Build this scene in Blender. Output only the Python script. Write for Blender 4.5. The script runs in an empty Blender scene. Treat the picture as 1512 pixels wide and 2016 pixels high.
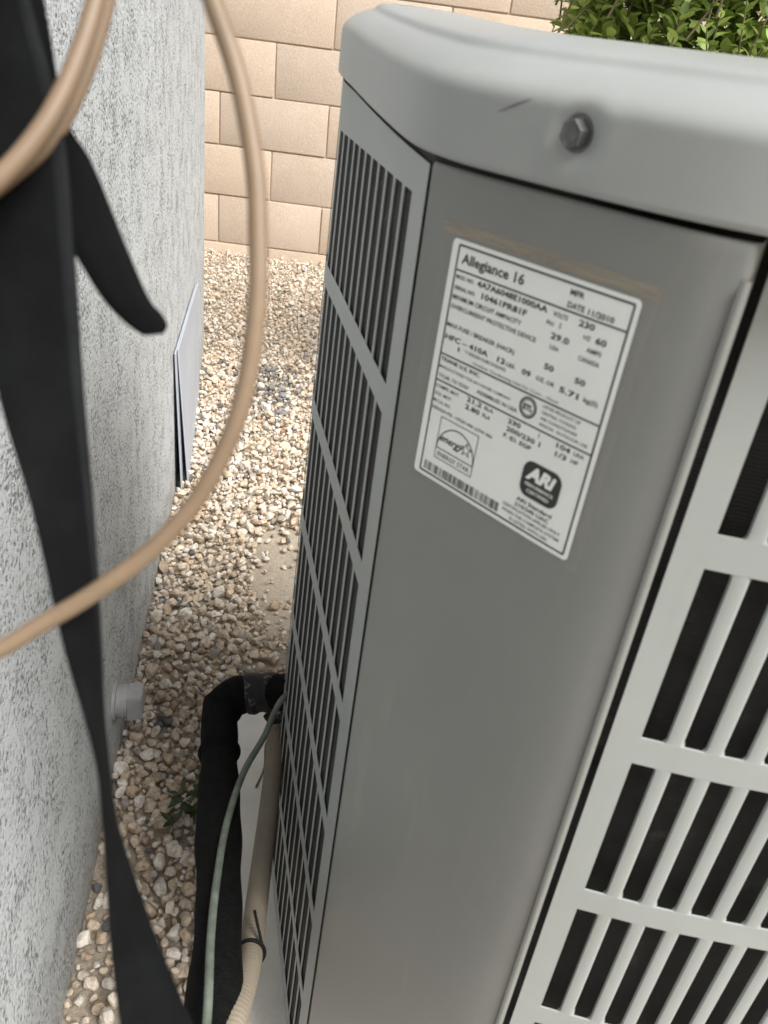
import bpy, bmesh, math, random
import numpy as np
from mathutils import Vector, Matrix, noise as mnoise

random.seed(7)
rng = np.random.default_rng(11)
scene = bpy.context.scene
COL = scene.collection
rad = math.radians

# ------------------------------------------------------------------ camera
EYE = 0.98                                    # height of the phone above the ground
cam_d = bpy.data.cameras.new('Camera')
cam = bpy.data.objects.new('Camera', cam_d)
COL.objects.link(cam)
down = Vector((385 - 756, 3800 - 1008, 1610.0)).normalized()      # gravity in lens axes (right, down, forward)
upc = -down
fw = Vector((0, 0, 1)) - upc * upc.z
fw.normalize()
rt = fw.cross(upc)
R = Matrix((rt, fw, upc))                     # lens axes -> world
right, ydown, fwd = R.col[0], R.col[1], R.col[2]
cam.matrix_world = Matrix(((right.x, -ydown.x, -fwd.x, 0), (right.y, -ydown.y, -fwd.y, 0),
                           (right.z, -ydown.z, -fwd.z, EYE), (0, 0, 0, 1)))
cam_d.sensor_fit = 'HORIZONTAL'
cam_d.sensor_width = 36.0
cam_d.lens = 36.0 * 1610 / 1512
cam_d.clip_start = 0.01
cam_d.clip_end = 200
cam_d.dof.use_dof = True
cam_d.dof.focus_distance = 1.25
cam_d.dof.aperture_fstop = 38.33 / 1.85
scene.camera = cam

# ------------------------------------------------------------------ sky, sun, exposure
SUN_EL, SUN_AZ = rad(52), math.atan2(0.80, -0.60)      # sun stands to the right, behind the camera
world = bpy.data.worlds.new('World')
scene.world = world
world.use_nodes = True
wt = world.node_tree
wt.nodes.clear()
wo = wt.nodes.new('ShaderNodeOutputWorld')
bg = wt.nodes.new('ShaderNodeBackground')
sky = wt.nodes.new('ShaderNodeTexSky')
sky.sky_type = 'NISHITA'
sky.sun_disc = False
sky.sun_elevation = SUN_EL
sky.sun_rotation = SUN_AZ
sky.dust_density = 5.0
sky.air_density = 1.0
sky.ozone_density = 1.0
hs = wt.nodes.new('ShaderNodeHueSaturation')
hs.inputs['Saturation'].default_value = 0.42           # hazy bright sky
wt.links.new(sky.outputs[0], hs.inputs['Color'])
wt.links.new(hs.outputs[0], bg.inputs[0])
wt.links.new(bg.outputs[0], wo.inputs[0])
bg.inputs[1].default_value = 0.075
sun_d = bpy.data.lights.new('Sun', 'SUN')
sun_d.energy = 3.3
sun_d.angle = rad(30)
sun_d.color = (1.0, 0.98, 0.945)
sun = bpy.data.objects.new('Sun', sun_d)
COL.objects.link(sun)
sdir = Vector((math.cos(SUN_EL) * math.sin(SUN_AZ), math.cos(SUN_EL) * math.cos(SUN_AZ), math.sin(SUN_EL)))
sun.rotation_euler = (-sdir).to_track_quat('-Z', 'Y').to_euler()
sun.location = sdir * 20
vs = scene.view_settings
vs.view_transform = 'Standard'
vs.look = 'None'
vs.gamma = 1.0
vs.exposure = 0.88

# ------------------------------------------------------------------ helpers
def tag(o, label=None, cat=None, group=None, kind=None):
    if label: o['label'] = label
    if cat: o['category'] = cat
    if group: o['group'] = group
    if kind: o['kind'] = kind
    return o

def empty(name, loc=(0, 0, 0)):
    o = bpy.data.objects.new(name, None)
    o.location = loc
    o.empty_display_size = 0.05
    COL.objects.link(o)
    return o

def put(name, me, mat=None, parent=None):
    o = bpy.data.objects.new(name, me)
    if mat and not me.materials: me.materials.append(mat)
    COL.objects.link(o)
    if parent:
        o.parent = parent
        p = parent
        off = Vector()
        while p:
            off += p.location
            p = p.parent
        o.location = -off
    return o

def mesh(name, verts, faces, smooth=True, sharp=None):
    me = bpy.data.meshes.new(name)
    me.from_pydata([tuple(v) for v in verts], [], [tuple(f) for f in faces])
    me.update()
    if smooth:
        me.polygons.foreach_set('use_smooth', [True] * len(me.polygons))
        if sharp: me.set_sharp_from_angle(angle=rad(sharp))
    return me

def bm_mesh(name, bm, smooth=False, sharp=None):
    me = bpy.data.meshes.new(name)
    bmesh.ops.recalc_face_normals(bm, faces=bm.faces)
    bm.to_mesh(me); bm.free()
    if smooth:
        me.polygons.foreach_set('use_smooth', [True] * len(me.polygons))
        if sharp: me.set_sharp_from_angle(angle=rad(sharp))
    return me

def crom(pts, n=12, closed=False):
    P = [np.array(p, float) for p in pts]
    if closed: P = [P[-1]] + P + [P[0], P[1]]
    else: P = [2 * P[0] - P[1]] + P + [2 * P[-1] - P[-2]]
    out = []
    for i in range(1, len(P) - 2):
        a, b, c, d = P[i - 1:i + 3]
        for t in np.linspace(0, 1, n, endpoint=False):
            out.append(.5 * (2 * b + (c - a) * t + (2 * a - 5 * b + 4 * c - d) * t * t + (3 * b - a - 3 * c + d) * t ** 3))
    if not closed: out.append(P[-2])
    return np.array(out)

def warp(x, y, z):
    """the cabinet widens a little towards its foot on the house side"""
    w = min(1.0, max(0.0, 1 - x / .118)) if x < .3 else 0.0
    return x - .028 * min(y, .8) * max(0.0, EYE - z - .04) * w

class Path:
    """plan curve by arc length; the outside lies to the right of travel turned by side"""
    def __init__(s, pts, n=24, closed=False):
        s.C = crom(pts, n, closed)
        if closed: s.C = np.vstack([s.C, s.C[:1]])
        s.S = np.r_[0, np.cumsum(np.linalg.norm(np.diff(s.C, axis=0), axis=1))]
        s.L = s.S[-1]
    def at(s, t):
        return np.array([np.interp(t, s.S, s.C[:, 0]), np.interp(t, s.S, s.C[:, 1])])
    def tan(s, t, e=.002):
        d = s.at(min(t + e, s.L)) - s.at(max(t - e, 0))
        return d / (np.linalg.norm(d) + 1e-12)
    def nor(s, t):                        # travel goes left to right as the camera sees it: outward = right-hand side
        d = s.tan(t); return np.array([d[1], -d[0]])
    def pt(s, t, z, o=0.0):
        p = s.at(t) + s.nor(t) * o
        return (warp(p[0], p[1], z), p[1], z)

def tube(name, pts, r, mat, parent=None, seg=14, n=8, closed=False, rfun=None, caps=True, smooth_pts=True):
    P = crom(pts, n, closed) if smooth_pts else np.array(pts, float)
    N = len(P)
    T = np.gradient(P, axis=0) if not closed else np.roll(P, -1, 0) - np.roll(P, 1, 0)
    T /= np.linalg.norm(T, axis=1)[:, None] + 1e-12
    u = np.cross(T[0], [0.1, 0.2, 1.0]); u /= np.linalg.norm(u)
    V, F = [], []
    acc = 0
    for i in range(N):
        if i: acc += np.linalg.norm(P[i] - P[i - 1])
        u = u - T[i] * u.dot(T[i]); u /= np.linalg.norm(u)
        w = np.cross(T[i], u)
        rr = rfun(acc, i / (N - 1)) if rfun else r
        for k in range(seg):
            a = 2 * math.pi * k / seg
            V.append(P[i] + (u * math.cos(a) + w * math.sin(a)) * rr)
    for i in range(N if closed else N - 1):
        j = (i + 1) % N
        for k in range(seg):
            k2 = (k + 1) % seg
            F.append((i * seg + k, i * seg + k2, j * seg + k2, j * seg + k))
    if caps and not closed:
        F.append(tuple(range(seg))[::-1]); F.append(tuple(range((N - 1) * seg, N * seg)))
    return put(name, mesh(name, V, F, True, 60), mat, parent)

# ------------------------------------------------------------------ materials
def mat_new(name):
    m = bpy.data.materials.new(name); m.use_nodes = True
    nt = m.node_tree
    b = nt.nodes['Principled BSDF']
    return m, nt, b
def N(nt, t, **kw):
    n = nt.nodes.new(t)
    for k, v in kw.items(): setattr(n, k, v)
    return n
def noise_tex(nt, scale, detail=4, rough=.5, vec=None, dist=0):
    n = N(nt, 'ShaderNodeTexNoise'); n.inputs['Scale'].default_value = scale
    n.inputs['Detail'].default_value = detail; n.inputs['Roughness'].default_value = rough
    n.inputs['Distortion'].default_value = dist
    if vec: nt.links.new(vec, n.inputs['Vector'])
    return n
def ramp(nt, src, stops, interp='LINEAR'):
    r = N(nt, 'ShaderNodeValToRGB'); cr = r.color_ramp; cr.interpolation = interp
    while len(cr.elements) > 1: cr.elements.remove(cr.elements[-1])
    for i, (p, c) in enumerate(stops):
        e = cr.elements[0] if i == 0 else cr.elements.new(p)
        e.position = p
        e.color = (*c, 1) if len(c) == 3 else c
    nt.links.new(src, r.inputs[0])
    return r
def bump(nt, b, h, strength, dist, prev=None):
    n = N(nt, 'ShaderNodeBump'); n.inputs['Strength'].default_value = strength; n.inputs['Distance'].default_value = dist
    nt.links.new(h, n.inputs['Height'])
    if prev: nt.links.new(prev.outputs[0], n.inputs['Normal'])
    nt.links.new(n.outputs[0], b.inputs['Normal'])
    return n
def geo_pos(nt):
    return N(nt, 'ShaderNodeNewGeometry').outputs['Position']
def mix(nt, fac, a, b, mode='MIX'):
    m = N(nt, 'ShaderNodeMix', data_type='RGBA', blend_type=mode)
    for s, v in ((0, fac), (6, a), (7, b)):
        if hasattr(v, 'is_output') or isinstance(v, bpy.types.NodeSocket): nt.links.new(v, m.inputs[s])
        elif s == 0: m.inputs[0].default_value = v
        else: m.inputs[s].default_value = (*v, 1)
    return m.outputs[2]

def simple(name, col, rough=.6, var=.12, scale=40, bscale=None, bstr=.1, bdist=.001, metal=0, spec=.5):
    m, nt, b = mat_new(name)
    p = geo_pos(nt)
    n = noise_tex(nt, scale, 5, .6, p)
    lo = tuple(c * (1 - var) for c in col); hi = tuple(min(1, c * (1 + var)) for c in col)
    r = ramp(nt, n.outputs[0], [(.3, lo), (.7, hi)])
    nt.links.new(r.outputs[0], b.inputs['Base Color'])
    b.inputs['Roughness'].default_value = rough
    b.inputs['Metallic'].default_value = metal
    b.inputs['Specular IOR Level'].default_value = spec
    if bscale:
        bump(nt, b, noise_tex(nt, bscale, 4, .6, p).outputs[0], bstr, bdist)
    return m

def paint_mat(name, col, rough):
    m, nt, b = mat_new(name)
    p = geo_pos(nt)
    big = noise_tex(nt, 9, 6, .65, p)
    sc = N(nt, 'ShaderNodeMapping'); sc.inputs['Scale'].default_value = (60, 60, 9)
    nt.links.new(p, sc.inputs['Vector'])
    streak = noise_tex(nt, 1.0, 5, .65, sc.outputs[0])
    speck = noise_tex(nt, 900, 2, .5, p)
    c1 = ramp(nt, big.outputs[0], [(.3, tuple(c * .93 for c in col)), (.7, tuple(c * 1.05 for c in col))])
    dirt = ramp(nt, streak.outputs[0], [(.56, (0, 0, 0)), (.8, (1, 1, 1))])
    mul = N(nt, 'ShaderNodeMath', operation='MULTIPLY'); mul.inputs[1].default_value = .26
    nt.links.new(dirt.outputs[0], mul.inputs[0])
    c2 = mix(nt, mul.outputs[0], c1.outputs[0], (.30, .27, .22))
    sp = ramp(nt, speck.outputs[0], [(.70, (0, 0, 0)), (.76, (1, 1, 1))])
    m2 = N(nt, 'ShaderNodeMath', operation='MULTIPLY'); m2.inputs[1].default_value = .25
    nt.links.new(sp.outputs[0], m2.inputs[0])
    c3 = mix(nt, m2.outputs[0], c2, (.22, .20, .17))
    nt.links.new(c3, b.inputs['Base Color'])
    rr = ramp(nt, big.outputs[0], [(.3, (rough * .85,) * 3), (.7, (min(1, rough * 1.2),) * 3)])
    nt.links.new(rr.outputs[0], b.inputs['Roughness'])
    b.inputs['Specular IOR Level'].default_value = .45
    bump(nt, b, noise_tex(nt, 700, 3, .6, p).outputs[0], .06, .0006)
    return m

M = {}
M['paint'] = paint_mat('grey_enamel_shaded', (.190, .194, .184), .42)  # darker than the louvers: shade on the corner panel put into the colour
M['lid'] = paint_mat('grey_lid_enamel', (.292, .305, .298), .30)
M['louver'] = paint_mat('grey_louver_enamel', (.315, .335, .325), .40)
M['steel'] = simple('zinc_screw', (.13, .135, .135), .42, .2, 300, metal=.7)
M['black_rubber'] = simple('black_foam_insulation', (.0035, .0035, .0035), .85, .5, 120, 300, .8, .003, spec=.12)
m, nt, b = mat_new('peeling_black_tape')
nz = noise_tex(nt, 55, 5, .6, geo_pos(nt), .6)
nt.links.new(ramp(nt, nz.outputs[0], [(.56, (.007, .007, .007)), (.60, (.075, .075, .075)), (.8, (.11, .11, .11))]).outputs[0], b.inputs['Base Color'])
b.inputs['Roughness'].default_value = .6; b.inputs['Specular IOR Level'].default_value = .3
bump(nt, b, nz.outputs[0], .6, .003); M['tape'] = m
M['strap'] = simple('black_webbing', (.0032, .0036, .004), .85, .5, 60, 1200, .6, .0006, spec=.12)
M['cord'] = simple('tan_cord_jacket', (.18, .125, .078), .5, .12, 60)
M['wire'] = simple('verdigris_copper_wire', (.10, .118, .095), .65, .45, 70, 300, .3, .0006)
M['conduit'] = simple('cream_conduit', (.24, .205, .155), .55, .12, 30)
M['zip'] = simple('black_nylon', (.004, .004, .004), .6, spec=.15)
M['fitting'] = simple('grey_plastic_fitting', (.33, .325, .33), .5, .15, 50)
M['sheet'] = simple('blue_grey_sheet', (.37, .40, .45), .55, .05, 12)
M['white_label'] = simple('white_sticker', (.74, .76, .74), .35, .03, 30)
M['ink'] = simple('black_ink', (.018, .018, .018), .45, .1, 50)
M['white_ink'] = M['white_label']
M['grime'] = None
M['leafstem'] = simple('bush_stem', (.16, .13, .07), .7)

# coil: dark aluminium fins
m, nt, b = mat_new('dark_coil_fins')
p = geo_pos(nt)
w = N(nt, 'ShaderNodeTexWave', wave_type='BANDS', bands_direction='Z'); w.inputs['Scale'].default_value = 160
w.inputs['Distortion'].default_value = 2.5; w.inputs['Detail'].default_value = 2
nt.links.new(p, w.inputs['Vector'])
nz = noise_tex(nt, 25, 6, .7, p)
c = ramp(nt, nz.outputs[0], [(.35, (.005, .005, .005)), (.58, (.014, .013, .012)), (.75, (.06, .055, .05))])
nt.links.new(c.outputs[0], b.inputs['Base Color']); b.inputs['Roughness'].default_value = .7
bump(nt, b, w.outputs[0], .25, .0015); M['coil'] = m

# clear film round the label, with the grime it collected
m, nt, b = mat_new('clear_tape_film')
b.inputs['Base Color'].default_value = (.5, .49, .45, 1); b.inputs['Roughness'].default_value = .3
tc = N(nt, 'ShaderNodeUVMap'); tc.uv_map = 'uv'
sx = N(nt, 'ShaderNodeSeparateXYZ'); nt.links.new(tc.outputs[0], sx.inputs[0])
nz = noise_tex(nt, 14, 6, .7, tc.outputs[0])
stretch = N(nt, 'ShaderNodeMapping'); stretch.inputs['Scale'].default_value = (1.5, 22, 1)
nt.links.new(tc.outputs[0], stretch.inputs[0])
nst = noise_tex(nt, 2.0, 6, .75, stretch.outputs[0])
edge = ramp(nt, sx.outputs[1], [(.0, (.17,) * 3), (.95, (.2,) * 3), (.965, (.8,) * 3), (1.0, (.62,) * 3)])
gm = N(nt, 'ShaderNodeMath', operation='MULTIPLY'); nt.links.new(edge.outputs[0], gm.inputs[0]); nt.links.new(nst.outputs[0], gm.inputs[1])
gcol = mix(nt, edge.outputs[0], (.47, .465, .43), (.30, .24, .165))
nt.links.new(gcol, b.inputs['Base Color'])
al = N(nt, 'ShaderNodeMath', operation='MULTIPLY'); al.inputs[1].default_value = 1.55; al.use_clamp = True
nt.links.new(gm.outputs[0], al.inputs[0]); nt.links.new(al.outputs[0], b.inputs['Alpha'])
M['film'] = m

# stucco
m, nt, b = mat_new('white_lace_stucco')
p = geo_pos(nt)
n1 = noise_tex(nt, 210, 2, .5, p, .15)
n2 = noise_tex(nt, 480, 4, .65, p)
n3 = noise_tex(nt, 22, 3, .5, p)
add = N(nt, 'ShaderNodeMath', operation='MULTIPLY_ADD'); add.inputs[1].default_value = .45
nt.links.new(n3.outputs[0], add.inputs[0]); nt.links.new(n1.outputs[0], add.inputs[2])      # n3*.45 + n1
add2 = N(nt, 'ShaderNodeMath', operation='MULTIPLY_ADD'); add2.inputs[1].default_value = .32
nt.links.new(n2.outputs[0], add2.inputs[0]); nt.links.new(add.outputs[0], add2.inputs[2])
pl = ramp(nt, add2.outputs[0], [(.66, (0, 0, 0)), (.78, (.75,) * 3), (.92, (1, 1, 1))])
sfac = N(nt, 'ShaderNodeSeparateColor'); nt.links.new(pl.outputs[0], sfac.inputs[0])
fine = noise_tex(nt, 900, 3, .6, p)
hh = N(nt, 'ShaderNodeMath', operation='MULTIPLY_ADD'); hh.inputs[1].default_value = .18
nt.links.new(fine.outputs[0], hh.inputs[0]); nt.links.new(sfac.outputs[0], hh.inputs[2])
col = ramp(nt, sfac.outputs[0], [(0, (.23, .242, .25)), (.35, (.42, .44, .45)), (.8, (.55, .575, .59))])  # pits darkened in the colour: grit and painted recess shade together
stain = noise_tex(nt, 3.5, 5, .6, p)
col2 = mix(nt, .35, col.outputs[0], ramp(nt, stain.outputs[0], [(.35, (.80, .81, .81)), (.65, (1, 1, 1))]).outputs[0], 'MULTIPLY')
sz = N(nt, 'ShaderNodeSeparateXYZ'); nt.links.new(p, sz.inputs[0])
spl = noise_tex(nt, 26, 5, .7, p)
lo_ = N(nt, 'ShaderNodeMath', operation='MULTIPLY_ADD'); lo_.inputs[1].default_value = .30; nt.links.new(spl.outputs[0], lo_.inputs[0])
neg = N(nt, 'ShaderNodeMath', operation='MULTIPLY'); neg.inputs[1].default_value = -1.0; nt.links.new(sz.outputs[2], neg.inputs[0]); nt.links.new(neg.outputs[0], lo_.inputs[2])
sm_ = ramp(nt, lo_.outputs[0], [(.04, (0, 0, 0)), (.16, (.45,) * 3)])
col3 = mix(nt, sm_.outputs[0], col2, (.34, .29, .23))
nt.links.new(col3, b.inputs['Base Color']); b.inputs['Roughness'].default_value = .85; b.inputs['Specular IOR Level'].default_value = .25
bump(nt, b, hh.outputs[0], 1.0, .005); M['stucco'] = m

# concrete block
m, nt, b = mat_new('tan_concrete_block')
p = geo_pos(nt)
oi = N(nt, 'ShaderNodeObjectInfo')
n1 = noise_tex(nt, 6, 5, .6, p); n2 = noise_tex(nt, 160, 4, .7, p)
c1 = ramp(nt, n1.outputs[0], [(.3, (.585, .48, .385)), (.7, (.635, .53, .43))])
c2 = ramp(nt, n2.outputs[0], [(.3, (.82,) * 3), (.55, (1,) * 3), (.75, (1.1,) * 3)])
cc = mix(nt, 1.0, c1.outputs[0], c2.outputs[0], 'MULTIPLY')
rv = ramp(nt, oi.outputs['Random'], [(0, (.95, .955, .97)), (.5, (1, .99, .98)), (1, (1.03, 1.01, .97))])
cc2 = mix(nt, 1.0, cc, rv.outputs[0], 'MULTIPLY')
nt.links.new(cc2, b.inputs['Base Color']); b.inputs['Roughness'].default_value = .9; b.inputs['Specular IOR Level'].default_value = .2
bump(nt, b, n2.outputs[0], .5, .004); M['block'] = m
M['mortar'] = simple('sandy_mortar', (.56, .46, .37), .95, .15, 60, 200, .5, .004, spec=.2)
M['smear'] = simple('mortar_smear', (.585, .47, .36), .95, .12, 40, 200, .5, .003, spec=.2)
M['concrete'] = simple('pale_concrete_pad', (.68, .65, .60), .85, .10, 14, 260, .25, .002, spec=.3)

# soil
m, nt, b = mat_new('dusty_soil')
p = geo_pos(nt)
n1 = noise_tex(nt, 10, 6, .6, p); n2 = noise_tex(nt, 220, 5, .7, p)
c1 = ramp(nt, n1.outputs[0], [(.3, (.42, .355, .275)), (.7, (.52, .45, .36))])
c2 = ramp(nt, n2.outputs[0], [(.3, (.65,) * 3), (.6, (1,) * 3), (.72, (1.15,) * 3)])
nt.links.new(mix(nt, 1, c1.outputs[0], c2.outputs[0], 'MULTIPLY'), b.inputs['Base Color'])
b.inputs['Roughness'].default_value = .95; b.inputs['Specular IOR Level'].default_value = .15
bump(nt, b, n2.outputs[0], .8, .006); M['soil'] = m

# gravel: colour of each stone is stored on its faces
m, nt, b = mat_new('gravel_stone')
at = N(nt, 'ShaderNodeAttribute'); at.attribute_name = 'stone'
p = geo_pos(nt)
n1 = noise_tex(nt, 110, 4, .6, p); n2 = noise_tex(nt, 500, 4, .7, p)
c1 = ramp(nt, n1.outputs[0], [(.30, (.62, .56, .48)), (.55, (1, 1, 1)), (.75, (1.1, 1.06, 1.0))])
c2 = ramp(nt, n2.outputs[0], [(.30, (.75,) * 3), (.6, (1.05,) * 3)])
nt.links.new(mix(nt, 1, mix(nt, 1, at.outputs['Color'], c1.outputs[0], 'MULTIPLY'), c2.outputs[0], 'MULTIPLY'), b.inputs['Base Color'])
b.inputs['Roughness'].default_value = .85; b.inputs['Specular IOR Level'].default_value = .3
bump(nt, b, n2.outputs[0], .5, .002); M['gravel'] = m

# leaves
def leaf_mat(name, a, bcol):
    m, nt, b = mat_new(name)
    oi = N(nt, 'ShaderNodeObjectInfo'); at = N(nt, 'ShaderNodeAttribute'); at.attribute_name = 'tint'
    p = geo_pos(nt)
    n1 = noise_tex(nt, 18, 3, .6, p)
    ad = N(nt, 'ShaderNodeMath', operation='ADD'); nt.links.new(oi.outputs['Random'], ad.inputs[0]); nt.links.new(at.outputs['Fac'], ad.inputs[1])
    hf = N(nt, 'ShaderNodeMath', operation='MULTIPLY_ADD'); hf.inputs[1].default_value = .5
    nt.links.new(ad.outputs[0], hf.inputs[0]); nt.links.new(n1.outputs[0], hf.inputs[2])
    c = ramp(nt, hf.outputs[0], [(.4, a), (.95, bcol)])
    nt.links.new(c.outputs[0], b.inputs['Base Color']); b.inputs['Roughness'].default_value = .42
    b.inputs['Transmission Weight'].default_value = 0
    tr = N(nt, 'ShaderNodeBsdfTranslucent'); nt.links.new(c.outputs[0], tr.inputs[0])
    ms = N(nt, 'ShaderNodeMixShader'); ms.inputs[0].default_value = .3
    out = nt.nodes['Material Output']
    nt.links.new(b.outputs[0], ms.inputs[1]); nt.links.new(tr.outputs[0], ms.inputs[2]); nt.links.new(ms.outputs[0], out.inputs[0])
    return m
M['leaf'] = leaf_mat('bush_leaf', (.11, .20, .045), (.40, .50, .13))
M['weed'] = leaf_mat('weed_leaf', (.018, .038, .012), (.05, .075, .028))

# ================================================================== SETTING
# ground sheet
g = []
gn = 40
V = [(-60 + 120 * i / gn, -60 + 120 * j / gn, -.002) for j in range(gn + 1) for i in range(gn + 1)]
F = [(j * (gn + 1) + i, j * (gn + 1) + i + 1, (j + 1) * (gn + 1) + i + 1, (j + 1) * (gn + 1) + i) for j in range(gn) for i in range(gn)]
tag(put('ground', mesh('ground', V, F), M['soil']), 'dusty tan soil under the gravel', 'ground', kind='structure')

# house: one long stucco wall with its corner
WD = np.array([-.1805, .9836])                 # along the wall, away from the camera
WN = np.array([.9836, .1805])                  # out of the wall, towards the unit
CORN = np.array([-.668, 2.60])
house = empty('house', (-.668, 2.60, 0))
def wall_pt(t, o, z):                          # t metres from the corner back towards the camera
    q = CORN - WD * t + WN * o
    return (q[0], q[1], z)
V, F = [], []
prof = []                                      # plan profile with a softened corner
for k in range(7):
    a = math.pi / 2 * k / 6
    prof.append((.012 - .012 * math.sin(a), -.012 + .012 * math.cos(a)))
prof = [(0.0, -2.0)] + [(.012 - .012 * math.cos(a), -.012 + .012 * math.sin(a)) for a in [math.pi / 2 * k / 6 for k in range(7)]] + [(5.0, 0.0), (5.0, -2.0)]
zs = [-.06, 2.75]
for z in zs:
    for t, o in prof: V.append(wall_pt(t, o, z))
n = len(prof)
for i in range(n):
    F.append((i, (i + 1) % n, n + (i + 1) % n, n + i))
F.append(tuple(range(n, 2 * n))); F.append(tuple(range(n))[::-1])
put('wall', mesh('house_wall', V, F, True, 30), M['stucco'], house)
# eave above (fascia board and soffit)
def obox(name, t0, t1, o0, o1, z0, z1, mat, parent):
    V = [wall_pt(t, o, z) for z in (z0, z1) for (t, o) in ((t0, o0), (t1, o0), (t1, o1), (t0, o1))]
    F = [(0, 3, 2, 1), (4, 5, 6, 7), (0, 1, 5, 4), (1, 2, 6, 5), (2, 3, 7, 6), (3, 0, 4, 7)]
    return put(name, mesh(name, V, F, False), mat, parent)
tag(house, 'white lace-textured stucco house wall beside the gravel', 'house')

# block wall at the back
BW, BH, GAP = .486, .216, .007
bw = empty('block_wall', (0, 4.03, 0))
tag(bw, 'tan concrete block wall standing behind the gravel', 'wall')
by = lambda x: 4.03 + .03 * x
ang = math.atan(.03)
def block_mesh(seed):
    r = random.Random(seed)
    bm = bmesh.new()
    bmesh.ops.create_cube(bm, size=1)
    for v in bm.verts:
        v.co.x *= (BW - GAP); v.co.y *= .19; v.co.z *= (BH - GAP)
        v.co += Vector((r.uniform(-.0015, .0015), r.uniform(-.001, .001), r.uniform(-.0015, .0015)))
    bmesh.ops.bevel(bm, geom=list(bm.edges), offset=.004, segments=2, affect='EDGES', profile=.6)
    return bm_mesh('block', bm, True, 40)
bms = [block_mesh(i) for i in range(5)]
for me in bms: me.materials.append(M['block'])
Zb = EYE - .925                                # the lowest bed joint in view
sme = []
for c in range(-1, 8):
    z = Zb + (c + .5) * BH
    # course 0 (between joint lines 5 and 4) has a head joint at x=-.965, the next one half a block along
    x0 = -.9665 if c % 2 == 0 else -.7265
    for k in range(-4, 8):
        xc = x0 + k * BW + BW / 2
        o = bpy.data.objects.new('block', random.choice(bms))
        COL.objects.link(o); o.parent = bw
        o.location = (xc, by(xc) - 4.03 + .1 + random.uniform(-.002, .002), z)
        o.rotation_euler = (0, 0, ang + random.choice((0, math.pi)))
V = []
xa, xb = -3.0, 3.1
for x in (xa, xb):
    for yy in (.0125, .186):
        for z in (-.3, Zb + 8 * BH - .01):
            V.append((x, by(x) + yy, z))
put('mortar', mesh('mortar', V, [(0, 1, 3, 2), (4, 6, 7, 5), (0, 4, 5, 1), (2, 3, 7, 6), (1, 5, 7, 3), (0, 2, 6, 4)], False), M['mortar'], bw)

# equipment pad
PADZ = .05
bm = bmesh.new()
pp = [(-.200, .990), (-.075, .12), (.78, .10), (.80, 1.03)]
bot = [bm.verts.new((x, y, -.04)) for x, y in pp]; top = [bm.verts.new((x, y, PADZ)) for x, y in pp]
bm.faces.new(top); bm.faces.new(bot[::-1])
for i in range(4): bm.faces.new((bot[i], bot[(i + 1) % 4], top[(i + 1) % 4], top[i]))
bmesh.ops.bevel(bm, geom=[e for e in bm.edges if min(v.co.z for v in e.verts) > 0], offset=.008, segments=3, affect='EDGES')
tag(put('equipment_pad', bm_mesh('equipment_pad', bm, True, 40), M['concrete']), 'pale concrete pad under the grey condenser', 'pad')

# ================================================================== GRAVEL
def ico(sub):
    bm = bmesh.new(); bmesh.ops.create_icosphere(bm, subdivisions=sub, radius=1)
    v = np.array([x.co[:] for x in bm.verts]); f = np.array([[y.index for y in x.verts] for x in bm.faces]); bm.free()
    return v, f
def stones(sub, k):
    v, f = ico(sub)
    out = []
    for i in range(k):
        r = np.random.default_rng(100 * sub + i)
        d = v.copy()
        # cut by random planes: broken faces
        for _ in range(13):
            nn = r.normal(size=3); nn /= np.linalg.norm(nn)
            lim = r.uniform(.52, .88)
            dist = d @ nn
            d = d - np.outer(np.maximum(dist - lim, 0) * .97, nn)
        off = r.uniform(-50, 50, 3)
        nzv = np.array([mnoise.noise(Vector(x * 1.7 + off)) for x in v])
        nz2 = np.array([mnoise.noise(Vector(x * 4.5 + off)) for x in v])
        d = d * (1 + .13 * nzv + .05 * nz2)[:, None]
        d = d * np.array([r.uniform(.85, 1.25), r.uniform(.75, 1.0), r.uniform(.6, .85)])
        out.append(d)
    return out, f
S1, F1 = stones(2, 14)
S2, F2 = stones(3, 12)
patch = np.array([(-.261, 1.4426), (-.255, 1.56), (-.21, 1.60), (-.12, 1.55), (-.10, 1.20), (-.19, 1.19), (-.225, 1.26)])
def inpoly(x, y, P):
    c = False; j = len(P) - 1
    for i in range(len(P)):
        if ((P[i][1] > y) != (P[j][1] > y)) and x < (P[j][0] - P[i][0]) * (y - P[i][1]) / (P[j][1] - P[i][1]) + P[i][0]: c = not c
        j = i
    return c
def wall_x(y): return -.191 - .1835 * y
cell = .03
grid = {}
placed = []
PAL = [((.66, .55, .43), 30), ((.72, .635, .53), 30), ((.78, .73, .66), 20), ((.62, .49, .36), 13), ((.50, .40, .30), 5),
       ((.36, .33, .30), 4), ((.15, .15, .155), 1.6), ((.46, .29, .20), .6)]
PW = np.array([w for _, w in PAL]); PW = PW / PW.sum()
def try_place(x, y, r, tight, z):
    ci, cj = int(math.floor(x / cell)), int(math.floor(y / cell))
    for di in (-1, 0, 1):
        for dj in (-1, 0, 1):
            for (px, py, pr, pz) in grid.get((ci + di, cj + dj), ()):
                if (px - x) ** 2 + (py - y) ** 2 < (tight * (pr + r)) ** 2 and abs(pz - z) < .012: return False
    grid.setdefault((ci, cj), []).append((x, y, r, z))
    placed.append((x, y, r, z)); return True
def allowed(x, y, r):
    if y < 2.62 and x < wall_x(y) + r * .5: return False
    if y > by(x) - .5 * r: return False
    if -.205 < x < .8 and .05 < y < 1.04:
        ex = -.200 + (x * 0) + (.990 - y) * (.125 / .87)
        if x > ex - r * .6: return False
    return True
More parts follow.
